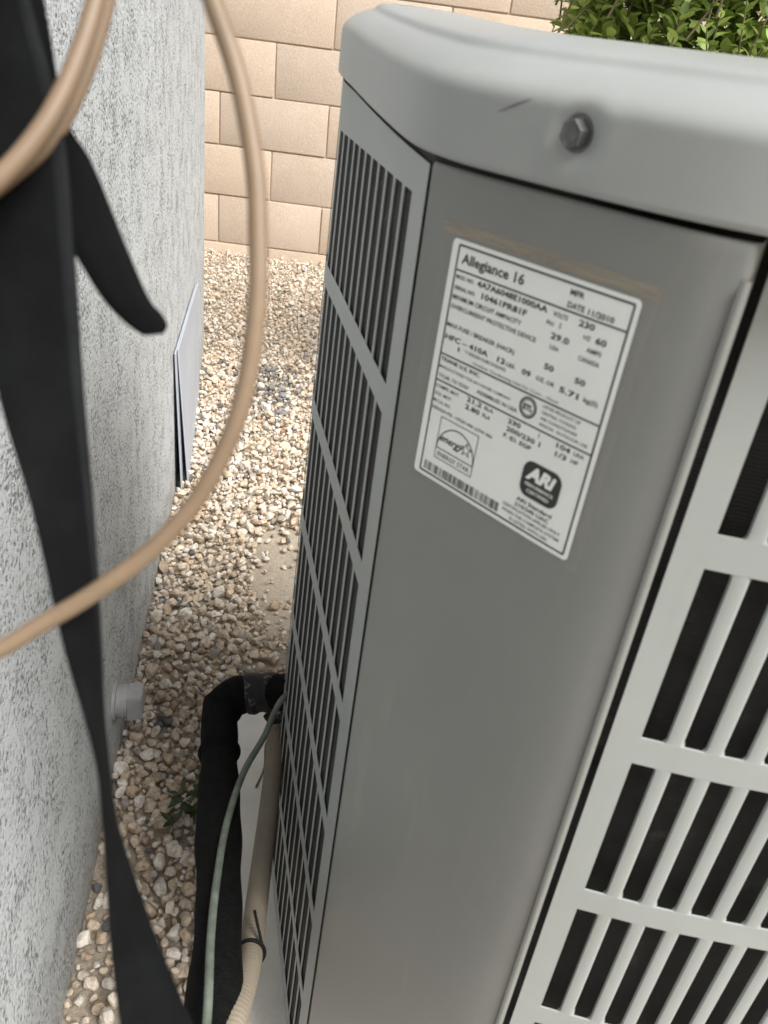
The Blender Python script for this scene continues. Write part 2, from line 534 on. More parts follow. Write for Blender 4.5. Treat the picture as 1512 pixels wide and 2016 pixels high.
def patch_density(x, y):
    dn = mnoise.noise(Vector((x * 9, y * 9, 3.3)))
    if inpoly(x + .02 * dn, y + .03 * dn, patch): return .05
    # thin cover along the foot of the wall near the camera
    if y < .70:
        d = x - wall_x(y)
        if d < .075 + .03 * dn: return .12
    if .98 < y < 1.2 and x > -.21: return .45
    return 1.0
def region(n):
    y = rng.uniform(.30, 4.05, n); u = rng.uniform(0, 1, n)
    xl = np.where(y < 2.65, -.191 - .1835 * y, -.36 * y - .25); xr = -.118 * y + .30
    xr = np.where(y < 1.05, -.10, xr)
    return xl + (xr - xl) * u, y
for (cnt, r0, r1, tight, z) in ((700, .0120, .0155, .70, .006), (9000, .0075, .0115, .68, .004), (60000, .0042, .0072, .70, .002),
                                (3500, .006, .011, .92, .017), (9000, .004, .007, .92, .015)):
    xs, ys = region(cnt)
    for x, y in zip(xs, ys):
        r = rng.uniform(r0, r1)
        if not allowed(x, y, r): continue
        if rng.uniform() > patch_density(x, y): continue
        if z > .01 and y > 3.2 and rng.uniform() < .3: continue
        try_place(x, y, r, tight, z + rng.uniform(-.002, .003))
VV, FF, CC = [], [], []
base = 0
for (x, y, r, z) in placed:
    near = y < 1.2 and r > .0075
    lib, f = (S2, F2) if near else (S1, F1)
    d = lib[rng.integers(len(lib))]
    q = rng.normal(size=4); q /= np.linalg.norm(q)
    q *= np.array([1, .35, .35, 1]) ; q /= np.linalg.norm(q)
    ww, a, b_, c_ = q
    Rm = np.array([[1 - 2 * (b_ * b_ + c_ * c_), 2 * (a * b_ - c_ * ww), 2 * (a * c_ + b_ * ww)],
                   [2 * (a * b_ + c_ * ww), 1 - 2 * (a * a + c_ * c_), 2 * (b_ * c_ - a * ww)],
                   [2 * (a * c_ - b_ * ww), 2 * (b_ * c_ + a * ww), 1 - 2 * (a * a + b_ * b_)]])
    P = d @ Rm.T * r + np.array([x, y, z + r * .30])
    VV.append(P); FF.append(f + base); base += len(P)
    col = np.array(PAL[rng.choice(len(PAL), p=PW)][0]) * rng.uniform(.86, 1.1)
    # a drift of grey stones by the weeds
    if (x + .40) ** 2 / .10 ** 2 + (y - 2.35) ** 2 / .22 ** 2 < 1 and rng.uniform() < .45: col = np.array((.33, .32, .32)) * rng.uniform(.7, 1.1)
    CC.append(np.tile(np.r_[np.minimum(col * .93, .8), 1.0], (len(f), 1)))
VV = np.vstack(VV); FF = np.vstack(FF); CC = np.vstack(CC)
me = bpy.data.meshes.new('gravel')
me.vertices.add(len(VV)); me.vertices.foreach_set('co', VV.ravel())
me.loops.add(FF.size); me.loops.foreach_set('vertex_index', FF.ravel().astype(np.int32))
me.polygons.add(len(FF)); me.polygons.foreach_set('loop_start', np.arange(0, FF.size, 3, dtype=np.int32))
me.polygons.foreach_set('use_smooth', np.ones(len(FF), bool))
me.update(calc_edges=True)
ca = me.attributes.new('stone', 'FLOAT_COLOR', 'FACE'); ca.data.foreach_set('color', CC.ravel())
me.set_sharp_from_angle(angle=rad(20))
me.validate()
tag(put('gravel', me, M['gravel']), 'loose cream and tan gravel covering the side yard', 'gravel', kind='stuff')
print('stones', len(placed), 'tris', len(FF))

# ================================================================== CONDENSER
PITCH = .12
ac = empty('condenser_unit', (.30, .62, PADZ))
tag(ac, 'grey louvered air conditioner condenser on a concrete pad', 'air conditioner')
def zd(drop): return EYE - drop
def tilt(x, y):
    t = max(0.0, y - .37)
    return .062 * t * t / (t + .05) * min(1, max(0, 1 - (x + .06) / .26)) ** 1.5            # the cover sits slightly askew
SEAM = .0425
BODY_TOP, BODY_BOT = zd(SEAM + .0015), .066
left_pts = [(.05, .92), (-.02, .872), (-.0590, .815), (-.0740, .765), (-.0765, .727), (-.0720, .690), (-.0545, .621), (-.0362, .5485), (-.0170, .472), (-.0058, .428), (-.0002, .4060)]
pan_pts = [(.0012, .402), (.0296, .3722), (.058, .3425), (.0835, .3165), (.1005, .3025), (.1158, .295)]
right_pts = [(.1275, .3100), (.1534, .3060), (.1742, .3030), (.1935, .3008), (.2127, .2992), (.232, .2978), (.30, .295), (.40, .297), (.50, .308), (.58, .335), (.65, .395), (.685, .48)]
rear_pts = [(.685, .48), (.70, .6), (.69, .74), (.65, .85), (.57, .92), (.45, .955), (.3, .965), (.15, .955), (.05, .92)]
PL, PP, PR, PB = Path(left_pts), Path(pan_pts, 40), Path(right_pts), Path(rear_pts)

ROWS = [(zd((.38 + k - .855) * PITCH), zd((.38 + k) * PITCH)) for k in range(1, 8)]   # (top, bottom)

def louver_panel(path, s_first, spacing, slat_w, ncols, direction, edge0, edge1, nind, roll, depth, parent, th=.0012, lower=0.0):
    """sheet with rows of slots: the bands and end margins are one sheet, every slat its own piece.
    s_first = right edge of the slot next to the corner panel; columns go away from it along direction"""
    slot_w = spacing - slat_w
    cols = []
    for k in range(ncols):
        e = s_first + direction * k * spacing
        a, b2 = sorted((e, e - slot_w)) if direction < 0 else (e - slot_w, e)
        cols.append((a, b2))
    lo = min(c[0] for c in cols); hi = max(c[1] for c in cols)
    # stations along the path
    st = set([edge0, edge1, lo, hi])
    t = edge0
    while t < edge1: st.add(round(t, 5)); t += .012
    st = sorted(st)
    st = [s for i, s in enumerate(st) if i == 0 or s - st[i - 1] > 1e-4]
    zl = [BODY_TOP]
    for tp, bt in ROWS: zl += [tp, bt]
    zl.append(BODY_BOT)
    V, F = [], []
    idx = {}
    def vid(s, z):
        k = (round(s, 5), round(z, 5))
        if k not in idx:
            idx[k] = len(V); q = path.pt(s, z)
            V.append((q[0], q[1], z - lower + tilt(q[0], q[1])) if z == BODY_TOP else q)
        return idx[k]
    for r in range(len(zl) - 1):
        slotrow = r % 2 == 1
        for i in range(len(st) - 1):
            a, b2 = st[i], st[i + 1]
            if slotrow and a >= lo - 1e-6 and b2 <= hi + 1e-6: continue
            F.append((vid(a, zl[r]), vid(a, zl[r + 1]), vid(b2, zl[r + 1]), vid(b2, zl[r])))
    o = put('louver_panel', mesh('louver_panel', V, F, True, 40), M['louver'], parent)
    so = o.modifiers.new('thickness', 'SOLIDIFY'); so.thickness = th; so.offset = -1
    es = o.modifiers.new('crisp', 'EDGE_SPLIT'); es.split_angle = rad(35)
    # slats between neighbouring slots, in each row
    def slat_profile(w):
        # front contour across the slat, x along the path, y outward
        pr = [(-w / 2 - .0, -min(depth, th)), (-w / 2 + .0004, -.0003 * th / .0012), (-w / 2 + .0012, 0), (w / 2 - .0010, 0)]
        if roll > 0:
            for a in (12, 24, 36, 48, 60, 72):
                aa = rad(a); pr.append((w / 2 - .0010 + roll * math.sin(aa), -roll * 1.2 * (1 - math.cos(aa))))
            pr.append((w / 2 - .0010 + roll * 1.0, -depth))
        else:
            pr += [(w / 2 - .0004, -.0003 * th / .0012), (w / 2, -min(depth, th))]
        return pr
    def slat_mesh(w, h):
        pr = slat_profile(w)
        zz = [-.0004, .0008, .0016, .004, h - .004, h - .0016, h - .0008, h + .0004]
        fl = [.0014, .0006, .0001, 0, 0, .0002, .0008, .0018]
        V, F = [], []
        n = len(pr)
        for z, e in zip(zz, fl):
            for i, (x, y) in enumerate(pr):
                t = i / (n - 1) * 2 - 1
                V.append((x + e * t, y - .0001, z))
            for i, (x, y) in enumerate(pr[::-1]):
                t = (n - 1 - i) / (n - 1) * 2 - 1
                V.append((x + e * t, y - th, z))
        m2 = 2 * n
        for j in range(len(zz) - 1):
            for i in range(m2):
                F.append((j * m2 + i, j * m2 + (i + 1) % m2, (j + 1) * m2 + (i + 1) % m2, (j + 1) * m2 + i))
        me = mesh('slat', V, F, True, 35); me.materials.append(M['louver'])
        return me
    h = ROWS[0][0] - ROWS[0][1]
    sm = slat_mesh(slat_w, h)
    rest_v, rest_f = [], []
    sv = np.array([v.co[:] for v in sm.vertices]); sf = [list(p.vertices) for p in sm.polygons]
    off = ac.location
    for k in range(ncols - 1):
        c = s_first + direction * k * spacing - slot_w - slat_w / 2 if direction < 0 else s_first + k * spacing + slat_w / 2
        q = path.at(c); tn = path.tan(c); ang = math.atan2(tn[1], tn[0])
        for tp, bt in ROWS:
            if k < nind:
                so = bpy.data.objects.new('slat', sm); COL.objects.link(so)
                so.parent = o
                # the panel mesh is stored in world coordinates, the panel object sits at minus its parent's offset
                lean = (warp(q[0], q[1], tp) - warp(q[0], q[1], bt)) / (tp - bt)
                so.matrix_local = Matrix.Translation((warp(q[0], q[1], bt), q[1], bt)) @ Matrix.Rotation(lean, 4, 'Y') @ Matrix.Rotation(ang, 4, 'Z')
            else:
                ca_, sa_ = math.cos(ang), math.sin(ang)
                # local y points outward: rotate (x, -y_out) properly -> outward is right of travel
                X = q[0] + sv[:, 0] * ca_ + sv[:, 1] * sa_
                Y = q[1] + sv[:, 0] * sa_ - sv[:, 1] * ca_
                b0 = len(rest_v)
                rest_v.extend([[warp(x_, y_, z_), y_, z_] for x_, y_, z_ in np.c_[X, Y, sv[:, 2] + bt]])
                rest_f.extend([[b0 + i for i in f] for f in sf])
    # individual slats: outward must be right of travel, so mirror the shared mesh once
    for v in sm.vertices: v.co.y *= -1
    tb_ = bmesh.new(); tb_.from_mesh(sm); bmesh.ops.recalc_face_normals(tb_, faces=tb_.faces); tb_.to_mesh(sm); tb_.free()
    sm.polygons.foreach_set('use_smooth', [True] * len(sm.polygons)); sm.set_sharp_from_angle(angle=rad(35))
    if rest_v:
        ro = put('slat', mesh('slat_rows', rest_v, rest_f, True, 35), M['louver'])
        ro.parent = o
        tag(ro, kind='stuff')
    return o

# left side: its slots end at (-.0085,.436) beside the corner
sL = PL.L - .027
louver_panel(PL, sL, .0245, .0045, 21, -1, 0.0, PL.L, 16, 0, .0004, ac, .0004, .0030)
louver_panel(PR, .0272, .0195, .0072, 26, 1, 0.0, PR.L, 14, .0024, .0052, ac)
# rear side panel, plain
V, F = [], []
st = np.linspace(0, PB.L, 60)
for s in st:
    q = PB.pt(s, BODY_TOP); V += [(q[0], q[1], q[2] + tilt(q[0], q[1])), PB.pt(s, BODY_BOT)]
for i in range(59): F.append((2 * i, 2 * i + 1, 2 * i + 3, 2 * i + 2))
o = put('rear_panel', mesh('rear_panel', V, F, True), M['louver'], ac)
md = o.modifiers.new('thickness', 'SOLIDIFY'); md.thickness = .0016; md.offset = -1

# closed outline of the lid, travelled so that outside is on the right
lid_pts = left_pts[1:-1] + pan_pts + [(.150, .2860), (.20, .281), (.26, .279), (.33, .279), (.42, .284), (.51, .297), (.59, .326), (.66, .388), (.70, .48),
           (.712, .6), (.702, .74), (.66, .86), (.575, .933), (.45, .968), (.3, .978), (.15, .967), (.04, .93)]
LO = Path(lid_pts, 24, True)
cvec = np.array([.31, .63])

# coil behind the louvers
V, F = [], []
st = np.linspace(0, LO.L, 160, endpoint=False)
def offpt(s, o):
    a = LO.at((s - .004) % LO.L); b2 = LO.at((s + .004) % LO.L); d = b2 - a; d /= np.linalg.norm(d)
    return LO.at(s) + np.array([d[1], -d[0]]) * o
for s in st:
    q = LO.at(s); k = min(1, max(0, (q[0] - .06) / .05)) * min(1, max(0, (.52 - q[1]) / .08))
    q = offpt(s, -.0022 - .0358 * k)
    V += [(warp(q[0], q[1], BODY_BOT), q[1], BODY_BOT), (q[0], q[1], zd(.036) + tilt(*q))]
for i in range(160):
    j = (i + 1) % 160
    F.append((2 * i, 2 * j, 2 * j + 1, 2 * i + 1))
F.append([2 * i + 1 for i in range(160)])
put('coil', mesh('coil', V, F, True, 40), M['coil'], ac)
# posts behind the seams and base pan
V, F = [], []
for s in st:
    q = offpt(s, -.004)
    V += [(warp(q[0], q[1], PADZ), q[1], PADZ), (warp(q[0], q[1], PADZ), q[1], BODY_BOT - .002)]
for i in range(160):
    j = (i + 1) % 160
    F.append((2 * i, 2 * j, 2 * j + 1, 2 * i + 1))
F.append([2 * i + 1 for i in range(160)]); F.append([2 * i for i in range(160)][::-1])
put('base_pan', mesh('base_pan', V, F, True, 40), M['louver'], ac)

# corner panel: front skin with rolled edges
cp = [(-.010, .0022), (-.012, .0018)]
V, F = [], []
secs = [(-.0005, -.014), (-.0005, -.004), (.0003, -.0016), (.0015, -.0003), (.0035, 0)]
secs += [(s, 0) for s in np.linspace(.006, PP.L - .004, 60)]
secs += [(PP.L - .0022, -.0004), (PP.L - .0009, -.0014), (PP.L - .0002, -.0030), (PP.L, -.0055), (PP.L, -.020)]
zt = BODY_TOP - .001
zr = [zt - .0, zt - .0006, zt - .002, zt - .006] + list(np.linspace(zt - .02, BODY_BOT, 40))
zo = [-.0016, -.0005, 0, 0] + [0] * 40
for z, ro in zip(zr, zo):
    for s, oo in secs:
        q = PP.pt(min(max(s, 0), PP.L), z, oo + ro + .0015)
        V.append((q[0], q[1], z + (tilt(q[0], q[1]) if z > zt - .01 else 0)))
n = len(secs)
for j in range(len(zr) - 1):
    for i in range(n - 1): F.append((j * n + i, (j + 1) * n + i, (j + 1) * n + i + 1, j * n + i + 1))
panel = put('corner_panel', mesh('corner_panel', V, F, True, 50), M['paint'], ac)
# narrow folded flange along the right edge, starting below the top
V, F = [], []
fl = [(PP.L - .0035, .0030), (PP.L - .0020, .0036), (PP.L - .0004, .0030), (PP.L, .0016), (PP.L, -.008)]
for z in np.linspace(zd(.0575), BODY_BOT, 20):
    e = PP.at(PP.L); tn = PP.tan(PP.L); nn = PP.nor(PP.L)
    for s, oo in fl:
        q = PP.at(min(s, PP.L)) + nn * oo + tn * (.0006)
        V.append((q[0], q[1], z))
n = len(fl)
for j in range(19):
    for i in range(n - 1): F.append((j * n + i, (j + 1) * n + i, (j + 1) * n + i + 1, j * n + i + 1))
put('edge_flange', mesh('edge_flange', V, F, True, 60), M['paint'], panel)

# ---- lid
BOLT = np.array([*PP.at(.0798), zd(.0220)])
prof = [(-.010, .0005), (-.001, .0), (.0025, .0004), (.0035, .0015)]
prof += [(.0035 - .0006 * k / 14, .0015 + .0265 * k / 14) for k in range(1, 15)]
prof += [(.0024, .0300), (.0010, .0325), (-.0015, .0350), (-.0045, .0372), (-.008, .0392), (-.0120, .0410), (-.0160, .0424), (-.0190, .0434), (-.0204, .0443), (-.0214, .0456),
         (-.0226, .0468), (-.0242, .0477), (-.0280, .0486), (-.0360, .0500), (-.047, .0514), (-.060, .0526), (-.078, .0537), (-.09, .0541)]
nst = 900
ss = np.linspace(0, LO.L, nst, endpoint=False)
base_p = np.array([LO.at(s) for s in ss])
for _ in range(3):                          # a pressed cover turns its corners gently
    kk = 9
    base_p = sum(np.roll(base_p, q_, 0) for q_ in range(-kk, kk + 1)) / (2 * kk + 1)
d = np.roll(base_p, -1, 0) - np.roll(base_p, 1, 0); d /= np.linalg.norm(d, axis=1)[:, None]
nrm = np.c_[d[:, 1], -d[:, 0]]
V = []
z0 = zd(SEAM)
for o_, h_ in prof:
    q = base_p + nrm * (o_ + .0022)
    for i in range(nst):
        P = np.array([q[i, 0], q[i, 1], z0 + h_ + tilt(q[i, 0], q[i, 1])])
        dist = np.linalg.norm(P - (BOLT + np.r_[PP.nor(.0798), 0] * .003))
        if dist < .030:                     # dished metal round the screw
            k = math.exp(-(dist / .0085) ** 2) * .0030 - math.exp(-((dist - .014) / .0055) ** 2) * .0007
            P[:2] -= nrm[i] * k
        V.append(P)
rows = len(prof)
# inward to the round fan opening
for t, rr, h_ in ((.45, .23, .0545), (.8, .23, .0547), (1, .225, .0545), (1, .222, .0470)):
    for i in range(nst):
        q = base_p[i] + nrm[i] * -.09
        a = math.atan2(q[1] - cvec[1], q[0] - cvec[0])
        c_ = cvec + np.array([math.cos(a), math.sin(a)]) * rr
        q2 = q * (1 - t) + c_ * t; V.append(np.r_[q2, z0 + h_ + tilt(*q2)])
rows += 4
F = []
for j in range(rows - 1):
    for i in range(nst):
        i2 = (i + 1) % nst
        F.append((j * nst + i, j * nst + i2, (j + 1) * nst + i2, (j + 1) * nst + i))
lid = put('top_cover', mesh('top_cover', V, F, True, 50), M['lid'], ac)
from mathutils.bvhtree import BVHTree
lid_tree = BVHTree.FromPolygons([tuple(v) for v in V], F)
def lidp(s, drop, o=.00025):
    q = PP.at(s) + PP.nor(s) * .03
    hit = lid_tree.ray_cast(Vector((q[0], q[1], zd(drop))), Vector((-PP.nor(s)[0], -PP.nor(s)[1], 0)))
    q2 = np.array(hit[0]) + np.r_[PP.nor(s), 0] * o
    return q2
# fan guard rings over the opening
rings = []
for k, rr in enumerate(np.arange(.03, .226, .014)):
    pts = [(cvec[0] + rr * math.cos(a), cvec[1] + rr * math.sin(a), z0 + .0545 + tilt(cvec[0] + rr * math.cos(a), cvec[1] + rr * math.sin(a))) for a in np.linspace(0, 2 * math.pi, 48, endpoint=False)]
    tube('fan_guard_ring', pts, .0017, M['steel'], lid, 6, 1, True, smooth_pts=False)
for k in range(8):
    a = math.pi / 4 * k
    sp = [(cvec[0] + r_ * math.cos(a), cvec[1] + r_ * math.sin(a)) for r_ in (.03, .228)]
    tube('fan_guard_spoke', [(x_, y_, z0 + .0515 + tilt(x_, y_)) for x_, y_ in sp], .0022, M['steel'], lid, 6, 1)

# screw: washer, hex flange head
BOLT = lidp(.0798, .0220, .0002)
nb = np.r_[PP.nor(.0798), 0]; tb = np.r_[PP.tan(.0798), 0]; ub = np.array([0, 0, 1.0])
screw = empty('screw'); screw.parent = lid
def disc(name, r0, d0, d1, seg, mat, parent, bev=.0006, hexa=False, dished=0):
    V, F = [], []
    c0 = BOLT
    rr = [(r0, d0), (r0, d1 - bev), (r0 - bev, d1), (r0 * .55, d1 - dished), (0.0001, d1 - dished)]
    for r_, d_ in rr:
        for k in range(seg):
            a = 2 * math.pi * (k + .3) / seg
            V.append(c0 + nb * d_ + tb * r_ * math.cos(a) + ub * r_ * math.sin(a))
    for j in range(len(rr) - 1):
        for k in range(seg): F.append((j * seg + k, j * seg + (k + 1) % seg, (j + 1) * seg + (k + 1) % seg, (j + 1) * seg + k))
    return put(name, mesh(name, V, F, True, 30), mat, parent)
screw_mesh = disc('screw', .0078, .0002, .0014, 28, M['steel'], lid)
bpy.data.objects.remove(screw)
disc('hex_head', .0055, .001, .0060, 6, M['steel'], screw_mesh, .0005, dished=.0012)
# scratch on the lid
A, B = lidp(.0557, .0128), lidp(.0385, .0200)
V, F = [], []
for k in range(9):
    t = k / 8; s = .0557 + (.0385 - .0557) * t; dr = .0128 + .007 * t
    wv = .00035 * math.sin(math.pi * min(1, t * 1.0 + .02)) + .00005
    V += [lidp(s, dr - wv), lidp(s, dr + wv)]
for k in range(8): F.append((2 * k, 2 * k + 1, 2 * k + 3, 2 * k + 2))
put('scratch', mesh('scratch', V, F, True), simple('bare_scratch', (.12, .11, .10), .6), lid)

# ---- rating label
LS0, LD0 = .0228, .0728
LWmm, LHmm = 101.2, 117.4
def lab(u, v, o):                               # millimetres from the label's top left corner -> surface
    s = LS0 + u / 1000.0 - .0022 * v / 117.4; z = zd(LD0 + v * 1.015 / 1000.0)
    q = PP.at(s) + PP.nor(s) * (.0015 + o)
    return (warp(q[0], q[1], z), q[1], z)
def rounded(u0, v0, u1, v1, r, n=5):
    P = []
    for cx, cy, a0 in ((u1 - r, v0 + r, -90), (u1 - r, v1 - r, 0), (u0 + r, v1 - r, 90), (u0 + r, v0 + r, 180)):
        for k in range(n + 1):
            a = rad(a0 + 90 * k / n); P.append((cx + r * math.cos(a), cy + r * math.sin(a)))
    return P
def grid_card(name, u0, v0, u1, v1, r, o, mat, parent, nu=24, nv=6, uv=False):
    bm = bmesh.new()
    lay = bm.loops.layers.uv.new('uv') if uv else None
    # columns follow the curve of the panel; rounded corners by trimming the end columns
    us = sorted(set([u0 + (u1 - u0) * k / nu for k in range(nu + 1)] + ([u0 + r * (1 - math.cos(rad(a))) for a in (0, 30, 60, 90)] + [u1 - r * (1 - math.cos(rad(a))) for a in (0, 30, 60, 90)] if r else [])))
    rowsv = []
    for u in us:
        d = 0
        if r:
            e = min(u - u0, u1 - u)
            if e < r: d = r - math.sqrt(max(0, r * r - (r - e) ** 2))
        rowsv.append([bm.verts.new(lab(u, v0 + d + (v1 - v0 - 2 * d) * k / nv, o)) for k in range(nv + 1)])
    for i in range(len(us) - 1):
        for k in range(nv):
            f = bm.faces.new((rowsv[i][k], rowsv[i][k + 1], rowsv[i + 1][k + 1], rowsv[i + 1][k]))
            if uv:
                for l, (a, b2) in zip(f.loops, ((i, k), (i, k + 1), (i + 1, k + 1), (i + 1, k))):
                    l[lay].uv = ((us[a] - u0) / (u1 - u0), 1 - b2 / nv)
    me = bpy.data.meshes.new(name); bm.to_mesh(me); bm.free()
    me.polygons.foreach_set('use_smooth', [True] * len(me.polygons))
    return put(name, me, mat, parent)
grid_card('tape_film', -8.2, -6.6, LWmm + 5.6, LHmm + 3.2, 0, .0002, M['film'], panel, 24, 40, True)
label = grid_card('rating_label', 0, 0, LWmm, LHmm, 2.2, .0005, M['white_label'], panel)
tag(label, 'white printed rating sticker')

INK = []          # (list of (u,v), faces) collected print
def ink_poly(P, F): INK.append((P, F))
def ink_line(u0, v0, u1, v1, w, n=10):
    P, F = [], []
    dx, dy = u1 - u0, v1 - v0; L = math.hypot(dx, dy); nx, ny = -dy / L * w / 2, dx / L * w / 2
    for k in range(n + 1):
        t = k / n; P += [(u0 + dx * t + nx, v0 + dy * t + ny), (u0 + dx * t - nx, v0 + dy * t - ny)]
    for k in range(n): F.append((2 * k, 2 * k + 1, 2 * k + 3, 2 * k + 2))
    ink_poly(P, F)
def ink_rect(u0, v0, u1, v1, w):
    ink_line(u0, v0, u1, v0, w); ink_line(u1, v0, u1, v1, w); ink_line(u1, v1, u0, v1, w); ink_line(u0, v1, u0, v0, w)
def text_poly(txt, u, v, h, width=None, bold=.0, xs=.82, shear=0):
    """baseline starts at (u,v) mm, cap height h mm; width fits the line to a length"""
    cu = bpy.data.curves.new('t', 'FONT'); cu.body = txt; cu.size = 1; cu.resolution_u = 2; cu.offset = bold + .006; cu.shear = shear
    ob = bpy.data.objects.new('t', cu); COL.objects.link(ob)
    dg = bpy.context.evaluated_depsgraph_get()
    me = bpy.data.meshes.new_from_object(ob.evaluated_get(dg))
    P = np.array([x.co[:2] for x in me.vertices]) if len(me.vertices) else np.zeros((0, 2))
    F = [tuple(p.vertices) for p in me.polygons]
    bpy.data.objects.remove(ob); bpy.data.curves.remove(cu); bpy.data.meshes.remove(me)
    if not len(P): return [], []
    sc = h / .70
    w0 = (P[:, 0].max() - P[:, 0].min()) * sc
    kx = (width / w0) if width else xs
    x0 = P[:, 0].min()
    return [(u + (x - x0) * sc * kx, v - y * sc) for x, y in P], F
def ink_text(*a, **k):
    P, F = text_poly(*a, **k)
    if F: ink_poly(P, F)
def ink_mesh(name, items, o, mat, parent):
    V, F = [], []
    for P, f in items:
        b0 = len(V)
        V += [lab(u, v, o) for u, v in P]
        F += [tuple(b0 + i for i in q) for q in f]
    return put(name, mesh(name, V, F, False), mat, parent)

ink_rect(4.4, 2.3, 98.6, 114.9, .9)
for v in (13.0, 52.5, 65.7): ink_line(4.6, v, 98.4, v, .75)
T = ink_text
T('Allegiance 16', 7.2, 9.6, 4.3, width=37.5, bold=.016)
T('MFR', 69, 6.6, 2.3, width=7, bold=.02)
T('DATE', 69, 11.6, 2.3, width=8.6, bold=.02); T('11/2010', 79.5, 11.7, 2.3, width=12.4, bold=.02)
T('MOD. NO.', 5.7, 16.7, 1.7, width=11.2, bold=.015); T('4A7A6048E1000AA', 19, 16.8, 2.5, width=41, bold=.02)
T('VOLTS', 63.2, 16.9, 1.9, width=7.6, bold=.01); T('230', 76.6, 17, 2.5, width=7.8, bold=.02)
T('SERIAL NO.', 5.7, 21.5, 1.7, width=13.4, bold=.015); T('10461PR81F', 23, 21.4, 2.5, width=26.8, bold=.02)
T('PH', 60.9, 21.2, 1.8, width=3.6, bold=.01); T('1', 67.8, 21.2, 2.5, bold=.016); T('HZ', 80.4, 21.4, 1.8, width=3.4, bold=.01); T('60', 86.2, 21.4, 2.5, width=5.2, bold=.02)
T('MINIMUM CIRCUIT AMPACITY', 5.6, 25.9, 2.0, width=42.5, bold=.01); T('29.0', 64.6, 26, 2.5, width=9.6, bold=.02); T('AMPS', 83.2, 25.8, 1.9, width=7.2, bold=.01)
T('OVERCURRENT PROTECTIVE DEVICE', 5.6, 30.3, 2.0, width=52, bold=.01); T('USA', 65.4, 30.3, 1.8, width=4.8, bold=.01); T('CANADA', 80.4, 30.1, 1.9, width=10.4, bold=.01)
T('MAX FUSE / BREAKER (HACR)', 5.3, 39, 2.0, width=42.5, bold=.01); T('50', 65, 39.2, 2.4, width=5.2, bold=.02); T('50', 81.6, 39.6, 2.4, width=5.2, bold=.02)
T('HFC \u2013 410A', 5.6, 45, 2.4, width=27.8, bold=.02); T('12', 39.3, 45, 2.4, width=4.8, bold=.02); T('LBS.', 45, 45, 1.8, width=5.2, bold=.01)
T('09', 54.1, 45.4, 2.4, width=5, bold=.02); T('OZ. OR', 62.2, 45.2, 1.8, width=10.2, bold=.01); T('5.71', 75.3, 45.8, 2.4, width=10, bold=.02); T('kg(S)', 88, 45.5, 2.0, width=7, bold=.01)
T('8', 14.8, 48.6, 2.2, bold=.02); T('\u00b0 F DESIGN SUBCOOLING', 18.6, 47.9, 1.5, width=26.5, bold=.005)
T('Outdoor Condensing Unit For Conn. - None', 25.8, 51.2, 1.3, width=50.6, shear=.15)
T('TRANE U.S. INC.', 5.4, 55.7, 1.8, width=26, bold=.018)
T('MANUFACTURED FOR AN OWNER COMPANY', 5.2, 59.4, 1.4, width=46.4)
T('TYLER, TX 75707', 5.6, 63.9, 1.7, width=20.4, bold=.008); T('ASSEMBLED IN USA', 31.4, 63.1, 1.7, width=25, bold=.008)
for k, (s, w_) in enumerate((('LISTED PRODUCT OF', 20), ('CENTRAL COOLING', 18.5), ('AIR CONDITIONER', 20), ('3055334  OUTDOOR USE', 26))):
    T(s, 69.6, 55.4 + 2.75 * k, 1.4, width=w_)
T('COMPR. MOT.', 5.4, 69.3, 1.6, width=16, bold=.008); T('21.2', 26.4, 69, 2.3, width=9.6, bold=.018); T('RLA', 38, 68.8, 1.8, width=5.4, bold=.01)
T('230', 52.8, 69.3, 2.2, width=7.6, bold=.018); T('1', 71, 69, 2.0, bold=.02); T('104', 81.1, 69.3, 2.2, width=7.4, bold=.018); T('LRA', 90.4, 69.1, 1.8, width=5.2, bold=.01)
T('O.D. MOT.', 5.5, 73.1, 1.6, width=11.6, bold=.008); T('2.80', 26.2, 72.8, 2.3, width=9.4, bold=.018); T('FLA', 37.6, 72.6, 1.8, width=4.9, bold=.01)
T('200/230 1', 52.9, 73.0, 2.2, width=20, bold=.02); T('1/3', 81.5, 73.2, 2.2, width=6, bold=.018); T('HP', 90, 72.8, 1.8, width=3.6, bold=.01)
T('M.C.A. NO.', 5.3, 76.8, 1.6, width=12, bold=.008); T('F. ID. EGP', 52.1, 76.6, 2.0, width=16.6, bold=.015)
T('DESIGN PSI - HIGH 446 LOW 446', 5.4, 80.5, 1.6, width=40.6, bold=.008)
T('ARI Standard', 67.4, 102, 2.0, width=20.6, bold=.015); T('210/240 UAC', 67.2, 105, 1.9, width=20, bold=.015)
T('CERTIFICATION APPLIES ONLY', 60.6, 107.7, 1.5, width=34, bold=.004); T('WHEN THE COMPLETE SYSTEM', 60.6, 110.6, 1.5, width=34, bold=.004); T('IS LISTED WITH ARI', 66.2, 113.4, 1.5, width=22.4, bold=.004)
ink_mesh('lettering', INK, .0007, M['ink'], label)
# bar code
INK = []
u = 7.0
rb = random.Random(5)
while u < 57.6:
    w_ = rb.choice((.35, .35, .7, 1.0))
    INK.append(([(u, 108.6), (u + w_, 108.6), (u + w_, 113.4), (u, 113.4)], [(0, 1, 2, 3)]))
    u += w_ + rb.choice((.35, .35, .6, .9))
ink_mesh('barcode', INK, .0007, M['ink'], label)
